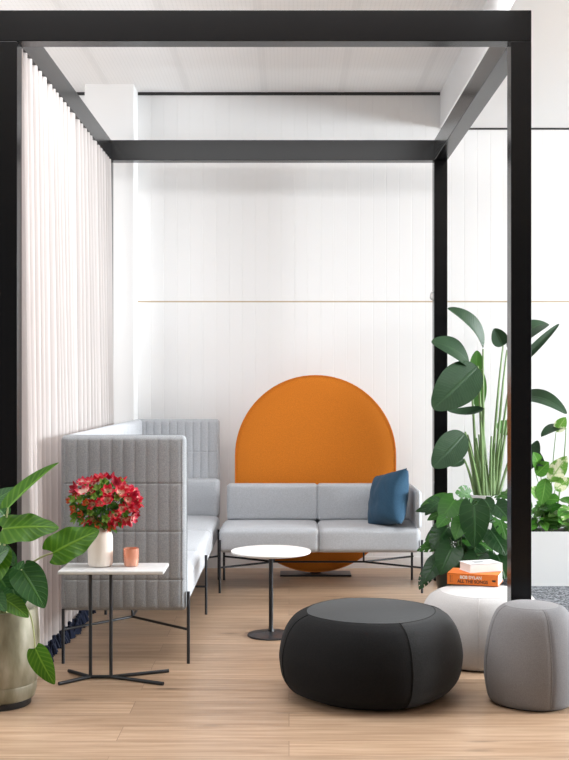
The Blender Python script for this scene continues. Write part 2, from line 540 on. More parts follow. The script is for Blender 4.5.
struct('trim_2', MB().box(XL, 1.197, YW - .006, YW + .01, ZC - .024, ZC), M_['gap'], 'dark shadow gap where ceiling meets wall', 'trim', smooth=False)
ZS = 3.487
struct('trim_3', MB().box(1.205, XR, YW - .006, YW + .01, ZS - .014, ZS + .001), M_['gap'], 'dark shadow gap under the bulkhead', 'trim', smooth=False)
struct('wall_pilaster', MB().box(-1.575, -1.198, 8.625, YW, 0, ZC), M_['wall'], 'white square pilaster behind the high-backed sofa', 'column', smooth=False)
struct('ceiling', MB().box(XL, XR, Y0, YW + .1, ZC, ZC + .1), M_['ceil'], 'perforated white tile ceiling', 'ceiling', smooth=False)
st = MB()
xk = -.80 - .606 * 5
while xk < 1.19:
    for dx in (-.014, .014):
        st.box(xk + dx - .0125, xk + dx + .0125, Y0, YW - .01, ZC - .002, ZC + .001)
    xk += .606
for yy in (7.35, 6.15, 4.95, 3.75):
    st.box(XL, 1.19, yy - .006, yy + .006, ZC - .002, ZC + .001)
struct('trim_4', st, M_['white_trim'], 'white strips dividing the ceiling tiles', 'trim', smooth=False)
struct('ceiling_bulkhead', MB().box(1.197, XR, Y0, YW, ZS, ZC + .05), M_['wall'], 'white dropped bulkhead on the right of the ceiling', 'bulkhead', smooth=False)

# ------------------------------------------------------------------ black steel frame
YP, YQ = 5.41, 8.28
XA, XB = -1.414, 1.1726
T = 0.099
ZT, ZB = 3.263, 3.113
fr = thing('canopy_frame', 'tall black square steel frame standing like a room around the sofas', 'frame', (0, 0, 0))
fr.location = ((XA + XB) / 2, (YP + YQ) / 2, 0)
for (x, y) in ((XA, YP), (XB - T, YP), (XA, YQ), (XB - T, YQ)):
    o = part('post', MB().box(x, x + T, y, y + T, 0, ZB), M_['black_steel'], fr, smooth=False); bevel(o, .003)
for y in (YP, YQ):
    o = part('crossbeam', MB().box(XA, XB, y, y + T, ZB, ZT), M_['black_steel'], fr, smooth=False); bevel(o, .003)
for x in (XA, XB - T):
    o = part('side_beam', MB().box(x, x + T, YP + T, YQ, ZB, ZT), M_['black_steel'], fr, smooth=False); bevel(o, .003)
# small hook on the far right post
hk = P(432.5, 296, YQ + .05)
part('hook', MB().tube(bez(Vector((XB - T, YQ + .05, hk.z + .03)), Vector((XB - T - .024, YQ + .05, hk.z + .03)), Vector((XB - T - .018, YQ + .05, hk.z - .02)), 8) + [Vector((XB - T, YQ + .05, hk.z - .03))], .006, 8), M_['steel'], fr, 'small metal hook')

# ------------------------------------------------------------------ curtain with tassels
cu = thing('sheer_curtain', 'floor-length white pleated sheer curtain hanging along the left of the black frame', 'curtain', (-1.32, 6.9, 0))
def cwave(y, z):
    t = z / 3.1
    amp = .034 + .014 * t
    per = 0.118
    ph = 2 * PI * (y / per + .34 * math.sin(y * 3.1) + .22 * math.sin(y * 7.7 + z * .25) + .12 * math.sin(y * 17.0))
    q = math.sin(ph)
    x = -1.300 - .058 * t + amp * (abs(q) ** .75) * (1 if q > 0 else -1) + .010 * math.sin(y * 5 + z * .9) * (1 - t)
    return x
CY0, CY1 = 5.525, 8.262
mb = MB()
mb.grid(lambda u, v: Vector((cwave(CY0 + u * (CY1 - CY0), .075 + v * 3.037), CY0 + u * (CY1 - CY0), .075 + v * 3.037)), 420, 22)
cl = part('curtain_cloth', mb, M_['voile'], cu)
mb = MB()
for k in range(420):
    pass
mb.box(-1.375, -1.335, CY0, CY1, 3.104, 3.1125)
part('curtain_track', mb, M_['black_steel'], cu, smooth=False)
# tassel: a short head with a flared skirt of cords
tz = MB()
tz.lathe([(.004, .085), (.011, .080), (.013, .070), (.009, .062), (.015, .050), (.024, .025), (.030, .003), (.020, .002)], 20,
         rf=lambda q, z: 1 + .22 * math.sin(q * 9) * (1 if z < .055 else .2))
tme = finish(tz, 'tassel', M_['navy'])
yy = CY0 + .02; k = 0
while yy < CY1 and k < 95:
    o = bpy.data.objects.new('tassel', tme); C.objects.link(o); o.parent = cu
    o.location = Vector((cwave(yy, .08) + random.uniform(0, .022), yy, random.uniform(0, .006))) - cu.location
    o.rotation_euler = (random.uniform(-.15, .15), random.uniform(-.2, .2), random.uniform(0, 6))
    sc = random.uniform(.9, 1.15); o.scale = (sc, sc, sc)
    if k == 0:
        pass
    o['label'] = 'navy blue tassel on the hem'
    yy += .029; k += 1

# ------------------------------------------------------------------ high-backed sofa on the left
SX0, SX1 = -1.188, -0.535
SY0, SY1 = 5.815, 8.66
hs = thing('high_back_sofa', 'high-backed light grey sofa with quilted end panels, running along the curtain', 'sofa', ((SX0 + SX1) / 2, (SY0 + SY1) / 2, 0))
def quilt(nch, half, zseams, d=.0085):
    def fn(v, ax, sg):
        return 0
    return fn
def quilted(cx, cy, cz, sx, sy, sz, axis, nch, zseams, r=.026, d=.0055):
    """panel whose two large faces are stitched in vertical channels crossed by a few seams; axis = thickness axis (0 or 1)"""
    other = 1 - axis
    half = (sx, sy)[other] / 2 - r
    def fn(v, ax, sg):
        if ax != axis:
            return 0
        t = (v[other] + half) / (2 * half) * nch
        ph = t - math.floor(t)
        q = d * (math.sin(PI * ph) ** .34 if 0 < ph < 1 else 0)
        for zs in zseams:
            q -= d * .7 * math.exp(-((v.z - zs) / .0045) ** 2)
        return q
    zx = [z + k for z in zseams for k in (-.014, -.008, -.004, 0, .004, .008, .014)]
    n = nch * 8
    return MB().rbox(cx, cy, cz, sx, sy, sz, r, nx=n if axis == 1 else 2, ny=n if axis == 0 else 2, nz=20, fn=fn, zs=zx)
ZP0, ZP1 = .275, 1.188
zc = (ZP0 + ZP1) / 2
seams = [1.188 - .25 - zc, 1.188 - .50 - zc, 1.188 - .75 - zc]
TP = .060
pf = part('end_panel', quilted((SX0 + SX1) / 2, SY0 + TP / 2, zc, SX1 - SX0, TP, ZP1 - ZP0, 1, 10, seams), M_['grey_quilt_shaded'], hs, 'near quilted end panel')
def ring_xz(x0, x1, z0, z1, y, rr, n=6):
    pts = []
    for (cx, cz, a0) in ((x1 - rr, z1 - rr, 0), (x0 + rr, z1 - rr, PI / 2), (x0 + rr, z0 + rr, PI), (x1 - rr, z0 + rr, 1.5 * PI)):
        for k in range(n + 1):
            a = a0 + PI / 2 * k / n
            pts.append(Vector((cx + rr * math.cos(a), y, cz + rr * math.sin(a))))
    return pts + [pts[0], pts[1]]
part('piping', MB().tube(ring_xz(SX0 + .003, SX1 - .003, ZP0 + .003, ZP1 - .003, SY0 + TP - .004, .026), .0042, 8), M_['pipe'], pf, 'dark edge piping')
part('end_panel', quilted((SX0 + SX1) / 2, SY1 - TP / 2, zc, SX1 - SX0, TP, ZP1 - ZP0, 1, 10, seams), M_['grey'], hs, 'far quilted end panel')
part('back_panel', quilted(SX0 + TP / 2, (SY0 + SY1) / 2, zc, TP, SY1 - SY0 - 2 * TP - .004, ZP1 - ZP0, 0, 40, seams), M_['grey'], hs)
def puff(hx, hy, hz, top, side=.006):
    def fn(v, ax, sg):
        if ax == 2:
            a = (1 - (v.x / hx) ** 4) * (1 - (v.y / hy) ** 4)
            return (top if sg > 0 else 0) * a
        o1 = 1 if ax == 0 else 0
        return side * (1 - (v[o1] / (hx, hy)[o1]) ** 4)
    return fn
# seat cushions (three lengths) and back cushions
ys = [SY0 + TP + .003, 6.78, 7.71, SY1 - TP - .003]
for a, c in zip(ys[:-1], ys[1:]):
    sx = SX1 + .0 - (SX0 + TP + .002)
    part('seat_cushion', MB().rbox((SX0 + TP + .002 + SX1) / 2, (a + c) / 2, .365, sx, c - a - .001, .17, .035, 10, 14, 4, fn=puff(sx / 2, (c - a) / 2, .085, .014, .003)), M_['grey'], hs)
    part('back_cushion', MB().rbox(SX0 + TP + .05, (a + c) / 2, .60, .095, c - a - .004, .30, .035, 4, 14, 10, fn=puff(.05, (c - a) / 2, .15, .0, .010)), M_['grey'], hs)
# low arm at the far end of the seat
part('arm_cushion', MB().rbox((SX0 + TP + .1 + SX1) / 2, SY1 - TP - .038, .585, SX1 - SX0 - TP - .1, .07, .30, .03, 10, 4, 8, fn=puff(.27, .035, .15, 0, .008)), M_['grey'], hs)
LR = .0085
def leg(x, y, top, root):
    return part('leg', MB().tube([(x, y, 0.0), (x, y, top)], LR, 12), M_['leg_steel'], root)
for y in (SY0 + .012, 7.07, 8.33):
    leg(SX0 + .012 if y < 6 else SX0 + .03, y, .285, hs)
    leg(SX1 + .011, y, .375, hs)
zb = .177
xm = (SX0 + SX1) / 2
mbb = MB()
for (y, ym) in ((SY0 + .012, 6.15), (8.33, 7.99)):
    for xx in (SX0 + .012 if y < 6 else SX0 + .03, SX1 + .011):
        mbb.tube([(xx, y, zb), (xm, ym, zb)], .007, 10)
mbb.tube([(xm, 6.15, zb), (xm, 7.99, zb)], .007, 10)
mbb.tube([(SX0 + .03, 7.07, zb), (SX1 + .011, 7.07, zb)], .007, 10)
for y in (6.15, 7.99):
    mbb.tube([(xm, y, zb), (xm, y, .29)], .007, 10)
part('crossbar', mbb, M_['leg_steel'], hs)

# ------------------------------------------------------------------ low sofa facing the camera
BX0, BX1 = -0.487, 0.918
BY0, BY1 = 7.79, 8.40
ls = thing('low_sofa', 'low light grey two-seat sofa with one arm in front of the orange screen', 'sofa', ((BX0 + BX1) / 2, (BY0 + BY1) / 2, 0))
AT = .038
half = (BX0 + BX1) / 2 - .005
for a, c in ((BX0, half), (half, BX1)):
    w = c - a
    part('seat_cushion', MB().rbox((a + c) / 2, (BY0 + BY1 - .08) / 2, .363, w - .001, BY1 - BY0 - .08, .166, .032, 14, 10, 4, fn=puff(w / 2, .27, .085, .014, .003)), M_['grey'], ls)
    e = .03 if a == BX0 else 0
    f2 = 0
    part('back_cushion', MB().rbox((a + e + c + f2) / 2, BY1 - .055, .580, w + f2 - e - .001, .11, .27, .022, 12, 4, 10, fn=puff(w / 2, .055, .15, 0, .005)), M_['grey'], ls)
part('back_shell', MB().rbox((BX0 + BX1) / 2 + .012, BY1 + .004, .50, BX1 - BX0 - .03, .03, .40, .014, 6, 2, 6), M_['grey'], ls)
part('seat_deck', MB().rbox((BX0 + BX1) / 2, (BY0 + BY1) / 2, .295, BX1 - BX0 - .04, BY1 - BY0 - .06, .03, .01, 6, 6, 2), M_['grey'], ls)
part('arm', MB().rbox(BX1 - AT / 2 + .006, (BY0 + BY1 - .11) / 2 + .003, .580, AT, BY1 - BY0 - .12, .262, .018, 3, 10, 12, fn=puff(.03, .27, .2, 0, .004)), M_['grey'], ls)
for (x, y) in ((BX0 + .004, BY0 + .008), (BX1 + .009, BY0 + .008), (BX0 + .004, 8.32), (BX1 - .004, 8.32)):
    leg(x, y, .37 if y < 8 else .30, ls)
mbb = MB()
ym = 8.06
for (xe, xi) in ((BX0 + .004, BX0 + .38), (BX1 + .004, BX1 - .38)):
    for y in (BY0 + .008, 8.32):
        mbb.tube([(xe, y, zb), (xi, ym, zb)], .007, 10)
    mbb.tube([(xi, ym, zb), (xi, ym, .29)], .007, 10)
mbb.tube([(BX0 + .38, ym, zb), (BX1 - .38, ym, zb)], .007, 10)
part('crossbar', mbb, M_['leg_steel'], ls)

# scatter cushion
def pillow(w, h, t, wr=.006):
    mb = MB()
    for sg in (1, -1):
        def fn(u, v, sg=sg):
            x, y = 2 * u - 1, 2 * v - 1
            k = 1 - .07 * (1 - abs(x)) * 0
            pin = 1 - .10 * (1 - y * y) * (x * x)
            pin2 = 1 - .10 * (1 - x * x) * (y * y)
            th = ((1 - x * x) * (1 - y * y)) ** .36
            n = noise.noise(Vector((x * 2.2, y * 2.2, 3.1 * sg))) * wr * 2 + noise.noise(Vector((x * 5 + y * 2, y * 3, 1))) * wr
            return Vector((x * w / 2 * pin, y * h / 2 * pin2, sg * (t / 2 * th + n * th)))
        g = MB().grid(fn, 28, 28)
        mb.add(g.v, g.f if sg > 0 else [f[::-1] for f in g.f])
    return mb
pm = pillow(.38, .41, .21)
nrm = Vector((-.90, -.44, .30)).normalized()
rgt = Vector((0, 0, 1)).cross(nrm).normalized()
upv = nrm.cross(rgt)
roll = math.radians(13)
r2 = rgt * math.cos(roll) + upv * math.sin(roll); u2 = nrm.cross(r2)
pc = Vector((.706, 7.96, .636))
pm.xf(Matrix((( r2.x, u2.x, nrm.x, pc.x), (r2.y, u2.y, nrm.y, pc.y), (r2.z, u2.z, nrm.z, pc.z), (0, 0, 0, 1))))
solo('scatter_cushion', pm, M_['blue'], 'petrol blue square cushion leaning in the corner of the low sofa', 'cushion', (pc.x, pc.y, .45), flat_angle=80)

# ------------------------------------------------------------------ orange screen
YD = 8.56
ds = thing('acoustic_screen', 'large rounded orange felt screen standing behind the low sofa', 'screen', ((315.5 - VX) * YD / F, YD, 0))
cx = ds.location.x
sc = YD / F
rad = 80.5 * sc
zt = HC - (455.5 - VY) * sc; zl = HC - (491.5 - VY) * sc
outl = []
n = 40
for k in range(n + 1):
    a = PI * k / n
    outl.append((rad * math.cos(a), zt + rad * math.sin(a)))
for k in range(n + 1):
    a = PI + PI * k / n
    outl.append((rad * math.cos(a), zl + rad * math.sin(a)))
zm = (zt + zl) / 2
mb = MB()
prof = [(0.0, -.036), (.80, -.036), (.955, -.034), (.985, -.028), (1.0, -.018), (1.0, .018), (.985, .028), (.955, .034), (.8, .036), (0.0, .036)]
m_ = len(outl)
vs = []; fs = []
for (s_, dy) in prof:
    for (x, z) in outl:
        vs.append((cx + x * s_, YD + dy, zm + (z - zm) * s_))
for i in range(len(prof) - 1):
    for k in range(m_):
        fs.append((i * m_ + k, i * m_ + (k + 1) % m_, (i + 1) * m_ + (k + 1) % m_, (i + 1) * m_ + k))
mb.add(vs, fs)
part('screen_panel', mb, M_['orange'], ds)
# edge seam
part('edge_piping', MB().tube([Vector((cx + x * .992, YD - .0315, zm + (z - zm) * .992)) for x, z in outl + outl[:2]], .003, 6), M_['orange'], ds)
o = part('base_foot', MB().box(cx - .27, cx + .27, YD - .10, YD + .10, .0, .014), M_['leg_steel'], ds, smooth=False); bevel(o, .003)
part('stem', MB().box(cx - .04, cx + .04, YD - .012, YD + .012, .014, zl - rad + .02), M_['leg_steel'], ds, smooth=False)

# ------------------------------------------------------------------ round side table
rx, ry = (271 - VX) * 6.48 / F, 6.48
rt = thing('round_side_table', 'small round white-topped pedestal table on a dark base in front of the low sofa', 'table', (rx, ry, 0))
part('table_top', MB().lathe([(.001, .476), (.215, .476), (.229, .481), (.2315, .487), (.2315, .490), (.230, .4915), (.001, .4915)], 64, (rx, ry, 0)), M_['white_top'], rt)
part('under_plate', MB().lathe([(.001, .466), (.10, .467), (.218, .4757), (.001, .4758)], 48, (rx, ry, 0)), M_['leg_steel'], rt)
part('column', MB().lathe([(.022, .018), (.0145, .035), (.0125, .06), (.0125, .44), (.016, .466)], 24, (rx, ry, 0)), M_['leg_steel'], rt)
part('base', MB().lathe([(.001, .0), (.136, .0), (.137, .004), (.134, .009), (.09, .014), (.04, .018), (.022, .026), (.001, .026)], 48, (rx, ry, 0)), M_['leg_steel'], rt)

# ------------------------------------------------------------------ rectangular side table
tx, ty = -.862, 5.53
tt = thing('rectangular_side_table', 'slim pale stone side table on black rod legs before the quilted panel', 'table', (tx, ty, 0))
o = part('table_top', MB().box(-1.118, -.606, 5.405, 5.655, .533, .552), M_['marble'], tt, smooth=False); bevel(o, .006, 3)
RR = .0088
for xj, xe in ((-.981, -1.111), (-.880, -.607)):
    zf = RR
    part('rod_leg', MB().tube([(xj, ty, .533), (xj, ty, .05)] + bez(Vector((xj, ty, .05)), Vector((xj, ty, zf)), Vector((xj + (.03 if xe > xj else -.03) * 0, ty, zf)), 4)[1:], RR, 12), M_['leg_steel'], tt)
    for yf in (5.40, 5.645):
        part('foot', MB().tube([(xj, ty, zf), (xe, yf, zf)], RR, 12), M_['leg_steel'], tt)
part('foot_bar', MB().tube([(-.981, ty, RR), (-.880, ty, RR)], RR, 12), M_['leg_steel'], tt)

# vase
ZTOP = .552
vx, vy = (100.3 - VX) * 5.55 / F, 5.55
solo('vase', MB().lathe([(.001, .0), (.050, .0), (.0585, .006), (.0615, .02), (.0625, .08), (.0625, .135), (.060, .155), (.052, .174), (.040, .188), (.034, .195), (.033, .205), (.030, .206), (.029, .19), (.036, .18), (.05, .15), (.052, .03), (.001, .02)], 48, (vx, vy, ZTOP + .0005)),
     M_['vase'], 'cream ceramic bottle vase holding flowers on the slim table', 'vase', (vx, vy, ZTOP))
# candle holder
gx, gy = (131.2 - VX) * 5.55 / F, 5.55
ch = thing('candle_holder', 'small copper glass candle holder beside the vase', 'candle holder', (gx, gy, ZTOP))
part('glass_cup', MB().lathe([(.001, .0), (.030, .0), (.0345, .004), (.0375, .03), (.0385, .088), (.0365, .0885), (.0355, .03), (.032, .010), (.001, .009)], 40, (gx, gy, ZTOP + .0005)), M_['copper'], ch)
part('candle', MB().lathe([(.001, .0105), (.029, .0105), (.031, .014), (.031, .034), (.001, .035)], 30, (gx, gy, ZTOP)), M_['paper'], ch)


# ------------------------------------------------------------------ leaves
def prof_oval(u):
    return math.sin(PI * u ** .9) ** .75 if 0 < u < 1 else 0
def prof_heart(u):
    return 1.75 * (u + .02) ** .38 * max(0, 1 - u) ** .85
def prof_paddle(u):
    return math.sin(PI * min(1, max(0, u)) ** .85) ** .62 if 0 < u < 1 else 0


def leafmesh(base, tip, width, nrm, prof=prof_oval, bend=0.0, fold=0.0, curl=0.0, lobe=0.0, ripple=0.0, rf=9.0, nu=16, nv=10, slits=0, ph=0.0):
    base = Vector(base); tip = Vector(tip)
    ax = tip - base; Ln = ax.length; a = ax / Ln
    n0 = Vector(nrm)
    s = a.cross(n0).normalized(); n = s.cross(a).normalized()

    def fn(u, v):
        w = prof(u) * width / 2
        q = 2 * v - 1
        aq = abs(q)
        p = base + a * (u * Ln) + s * (q * w)
        p += n * (bend * Ln * 4 * u * (1 - u) + fold * aq * w + curl * q * q * w + ripple * w * math.sin(u * rf + ph + (2.1 if q > 0 else 0)) * q * q)
        p -= a * (lobe * Ln * aq ** 1.6 * (1 - u) ** 3)
        return p
    keep = None
    if slits:
        def keep(u, v):
            q = abs(2 * v - 1)
            t = u * slits - q * .9 + (.5 if v > .5 else 0)
            return not (q > .42 and (t % 1.0) < .22 and .12 < u < .9)
    return MB().grid(fn, nu, nv, keep)


def soft(v, k):
    return Vector((v[0] + random.uniform(-k, k), v[1] + random.uniform(-k, k), v[2] + random.uniform(-k, k)))


# ------------------------------------------------------------------ bouquet
bc = P(103, 503, 5.55)
bq = thing('flower_bouquet', 'loose bunch of red and pink flowers with green buds in the cream vase', 'flowers', (vx, vy, ZTOP + .2))
neck = Vector((vx, vy, ZTOP + .20))
def blossom_mesh(npet, Lp, wp, cup, mt):
    mb = MB()
    for k in range(npet):
        a = 2 * PI * k / npet + random.uniform(-.2, .2)
        c = cup + random.uniform(-.2, .2)
        d = Vector((math.cos(a) * math.cos(c), math.sin(a) * math.cos(c), math.sin(c)))
        l = Lp * random.uniform(.8, 1.1)
        nn = Vector((-math.cos(a) * math.sin(c), -math.sin(a) * math.sin(c), math.cos(c)))
        g = leafmesh(Vector((0, 0, 0)) + d * .004, d * l, wp, nn, prof_oval, bend=-.10 + .0, fold=.25, curl=.2, nu=7, nv=4)
        mb.add(g.v, g.f, g.uv)
    return finish(mb, 'blossom', M_[mt], merge=False)
var = {'r': [blossom_mesh(6, .048, .024, .75, 'petal_red') for _ in range(3)],
       'c': [blossom_mesh(6, .046, .024, .95, 'petal_crimson') for _ in range(2)],
       'p': [blossom_mesh(6, .050, .025, .7, 'petal_pink') for _ in range(3)],
       'o': [blossom_mesh(5, .032, .020, .9, 'petal_orange') for _ in range(2)]}
bud = MB()
for k in range(5):
    a = 2 * PI * k / 5
    d = Vector((math.cos(a) * .75, math.sin(a) * .75, .66))
    g = leafmesh((0, 0, 0), d * .034, .018, (-d.x, -d.y, 1), prof_oval, fold=.3, nu=6, nv=4)
    bud.add(g.v, g.f, g.uv)
M_['sprig'] = leafmat('fresh_sprig', (0.12, 0.27, 0.03), (0.24, 0.40, 0.06), (0.34, 0.46, 0.12), 5, .8, .15, .35)
budme = finish(bud, 'leaf_sprig', M_['sprig'], merge=False)
stems = MB()
cnt = 0; tries = 0; placed = []
rx_, ry_, rz_ = .172, .125, .122
while cnt < 96 and tries < 20000:
    tries += 1
    d = Vector((random.gauss(0, 1), random.gauss(0, 1), random.gauss(0, 1)))
    if d.length < .1:
        continue
    d.normalize()
    if d.y > .55 or (d.z < -.93):
        continue
    rr = random.uniform(.72, 1.0)
    p = bc + Vector((d.x * rx_ * rr, d.y * ry_ * rr, d.z * rz_ * rr))
    # lobed outline: lower in the middle left, hanging sprays right
    if any((p - q).length < .024 for q in placed):
        continue
    placed.append(p)
    lx = d.x
    t = random.random()
    if lx < -.1 and d.z < .45:
        kind = 'g' if t < .50 else ('o' if t < .72 else ('p' if t < .82 else 'r'))
    elif lx < .25 and d.z < -.2:
        kind = 'o' if t < .5 else ('g' if t < .7 else 'r')
    else:
        kind = 'r' if t < .46 else ('p' if t < .74 else ('c' if t < .94 else 'g'))
    if kind == 'g':
        o = bpy.data.objects.new('leaf_sprig', budme)
    else:
        o = bpy.data.objects.new('blossom', random.choice(var[kind]))
    C.objects.link(o); o.parent = bq
    o.location = p - bq.location
    out = (d + Vector((0, -.35, .25)) + Vector((random.uniform(-.4, .4), random.uniform(-.4, .4), random.uniform(-.4, .4)))).normalized()
    o.rotation_euler = out.to_track_quat('Z', 'Y').to_euler()
    s_ = random.uniform(.8, 1.15); o.scale = (s_, s_, s_)
    if cnt % 3 == 0:
        stems.tube(bez(neck - Vector((0, 0, .06)), neck + Vector((0, 0, .06)) + (p - neck) * .3, p, 7), .0018, 5)
    cnt += 1
part('stems', stems, M_['stem_dark'], bq)
fol = MB()
for k in range(230):
    d = Vector((random.gauss(0, 1), random.gauss(0, 1), random.gauss(0, 1))).normalized()
    r_ = random.uniform(.3, .88)
    p = bc + Vector((d.x * rx_ * r_, d.y * ry_ * r_, d.z * rz_ * r_ - .01)) if k < 150 else bc + Vector((d.x * .075 - .02, -abs(d.y) * .07, d.z * .05 - .06))
    o_ = (d + Vector((random.uniform(-.7, .7), -.3, random.uniform(-.7, .7)))).normalized()
    g = leafmesh(p, p + o_ * random.uniform(.035, .055), .02, soft((0, -.8, .6), .4), prof_oval, fold=.2, bend=.1, nu=5, nv=4)
    fol.add(g.v, g.f, g.uv)
o = part('foliage', fol, M_['pothos'], bq, 'small green leaves', merge=False)

# ------------------------------------------------------------------ ottomans
def ottoman(name, label, X, Y, prof, npan, rot, mats, seam_mat, amp=.03, ztop=None, top_r=None, pw=(0,), zc_=None):
    """sewn pouffe: bulging side panels that meet in seams, a separate top panel"""
    th = thing(name, label, 'ottoman', (X, Y, 0))
    n = npan * 16
    def rf(q, z, k=1.0):
        t = ((q - rot) / (2 * PI) * npan) % 1.0
        return 1 + amp * k * (abs(2 * t - 1) ** 2.0) - amp * .4 * k        # slight corner at each seam
    # smooth the profile with Catmull-Rom
    pp = []
    for i in range(len(prof) - 1):
        p0 = prof[max(0, i - 1)]; p1 = prof[i]; p2 = prof[i + 1]; p3 = prof[min(len(prof) - 1, i + 2)]
        for k in range(5):
            t = k / 5
            f = lambda a, b, c, d: .5 * (2 * b + (c - a) * t + (2 * a - 5 * b + 4 * c - d) * t * t + (3 * b - a - 3 * c + d) * t ** 3)
            pp.append((f(p0[0], p1[0], p2[0], p3[0]), f(p0[1], p1[1], p2[1], p3[1])))
    pp.append(prof[-1])
    nrow = len(pp)
    rtop, zt_ = pp[-1]
    # side panels: one mesh each
    for pnl in range(npan):
        a0 = rot + 2 * PI * pnl / npan; a1 = rot + 2 * PI * (pnl + 1) / npan
        mb = MB()
        def fn(u, v, a0=a0, a1=a1):
            q = a0 + (a1 - a0) * u
            r, z = pp[min(nrow - 1, int(round(v * (nrow - 1))))]
            rr = r * rf(q, z)
            e_ = min(u, 1 - u)
            rr -= .004 * math.exp(-(e_ / .02) ** 2)
            return Vector((X + rr * math.cos(q), Y + rr * math.sin(q), z))
        mb.grid(fn, 24, nrow - 1)
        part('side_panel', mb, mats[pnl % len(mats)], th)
    # top panel, softly domed
    mb = MB()
    def ft(u, v):
        q = rot + 2 * PI * v
        rr = rtop * rf(q, zt_) * (1 - u)
        return Vector((X + rr * math.cos(q), Y + rr * math.sin(q), zt_ + .010 * (1 - (1 - u) ** 2)))
    mb.grid(ft, 10, n)
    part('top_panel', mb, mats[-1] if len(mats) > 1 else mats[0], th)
    ring = []
    for k in range(n + 2):
        q = rot + 2 * PI * k / n
        ring.append(Vector((X + rtop * rf(q, zt_) * math.cos(q), Y + rtop * rf(q, zt_) * math.sin(q), zt_ - .001)))
    sb = MB().tube(ring, .0022, 6)
    for pnl in range(npan):
        q = rot + 2 * PI * pnl / npan
        sb.tube([Vector((X + (r * rf(q, z) - .003) * math.cos(q), Y + (r * rf(q, z) - .003) * math.sin(q), z)) for r, z in pp], .0024, 6)
    part('seam', sb, seam_mat, th)
    mb = MB().lathe([(.001, .0), (pp[0][0] - .01, .0), (pp[0][0] - .005, pp[0][1] + .003), (.001, pp[0][1] + .004)], 40, (X, Y, 0))
    part('base_disc', mb, M_['foot'], th)
    return th

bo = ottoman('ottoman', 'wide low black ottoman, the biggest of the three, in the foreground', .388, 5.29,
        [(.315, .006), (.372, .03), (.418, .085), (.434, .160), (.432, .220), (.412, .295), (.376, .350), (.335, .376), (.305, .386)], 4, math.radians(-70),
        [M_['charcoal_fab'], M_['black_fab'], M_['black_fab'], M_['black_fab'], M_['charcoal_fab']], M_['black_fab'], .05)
ottoman('ottoman', 'off-white ottoman with two books on top behind the black post', 1.022, 5.94,
        [(.300, .006), (.322, .03), (.334, .10), (.332, .16), (.320, .22), (.298, .285), (.268, .330), (.238, .350), (.215, .357)], 4, math.radians(-103),
        [M_['white_fab']], M_['white_fab'], .03)
ottoman('ottoman', 'tall narrow mid-grey ottoman at the foot of the right black post', 1.116, 5.14,
        [(.185, .006), (.202, .03), (.216, .10), (.219, .16), (.212, .25), (.192, .345), (.168, .405), (.142, .432), (.120, .441)], 4, math.radians(-79),
    [M_['grey_fab2'], M_['grey_fab'], M_['grey_fab'], M_['grey_fab'], M_['grey_fab']], M_['grey_fab'], .045)

# ------------------------------------------------------------------ books
ZO = .368
def book(name, label, o0, u, L_, D_, z0, H_, cov, spine_front=True):
    u = Vector((u[0], u[1], 0)).normalized(); v = Vector((-u.y, u.x, 0))
    th = thing(name, label, 'book', (o0[0], o0[1], z0))
    M = Matrix(((u.x, v.x, 0, o0[0]), (u.y, v.y, 0, o0[1]), (0, 0, 1, z0), (0, 0, 0, 1)))
    c = .003
    o = part('cover', MB().box(0, L_, 0, c, 0, H_).box(0, L_, 0, D_, 0, c).box(0, L_, 0, D_, H_ - c, H_).xf(M), cov, th, smooth=False)
    th_pages = part('pages', MB().box(.003, L_ - .003, c, D_ - .004, c, H_ - c).xf(M), M_['paper'], th, smooth=False)
    return o, M
def text(parent, M, body, x, z, size, m_, wmax, y=-.0006):
    cv = bpy.data.curves.new('t', 'FONT'); cv.body = body; cv.size = size; cv.align_x = 'CENTER'; cv.align_y = 'CENTER'; cv.extrude = .0002
    cv.offset = size * .02
    to = bpy.data.objects.new('t', cv); C.objects.link(to)
    bpy.context.view_layer.update()
    me = bpy.data.meshes.new_from_object(to.evaluated_get(bpy.context.evaluated_depsgraph_get()))
    bpy.data.objects.remove(to); bpy.data.curves.remove(cv)
    xs_ = [p.co.x for p in me.vertices]
    s_ = wmax / (max(xs_) - min(xs_))
    Mt = M @ Matrix.Translation((x, y, z)) @ Matrix.Rotation(PI / 2, 4, 'X') @ Matrix.Diagonal((s_, 1, 1, 1))
    me.transform(Matrix.Translation(-wloc(parent)) @ Mt)
    me.materials.append(m_)
    o = bpy.data.objects.new('spine_title', me); C.objects.link(o); o.parent = parent
    return o
ob, Mo = book('book', 'thick orange book with a printed spine, lying on the off-white ottoman', (.860, 6.085), (.905, -.30), .275, .185, ZO, .060, M_['orange_cover'])
text(ob, Mo, 'BOB DYLAN', .128, .041, .024, M_['ink_white'], .115)
text(ob, Mo, 'ALL THE SONGS', .138, .019, .024, M_['ink_black'], .165)
text(ob, Mo, 'BD', .252, .030, .012, M_['ink_black'], .014) if False else None
part('spine_mark', MB().box(.243, .262, -.0007, .0, .024, .034).xf(Mo), M_['ink_black'], ob, smooth=False)
part('spine_rule', MB().box(.016, .018, -.0007, .0, .012, .05).box(.026, .027, -.0007, .0, .012, .05).xf(Mo), M_['ink_black'], ob, smooth=False)
wb_, Mw = book('book', 'white book lying on top of the orange book', (.985, 6.075), (.93, .30), .195, .135, ZO + .0605, .046, M_['white_cover'])
part('cover_print', MB().box(.05, .12, .045, .10, .046, .0464).xf(Mw), M_['grey_print'], wb_, smooth=False)

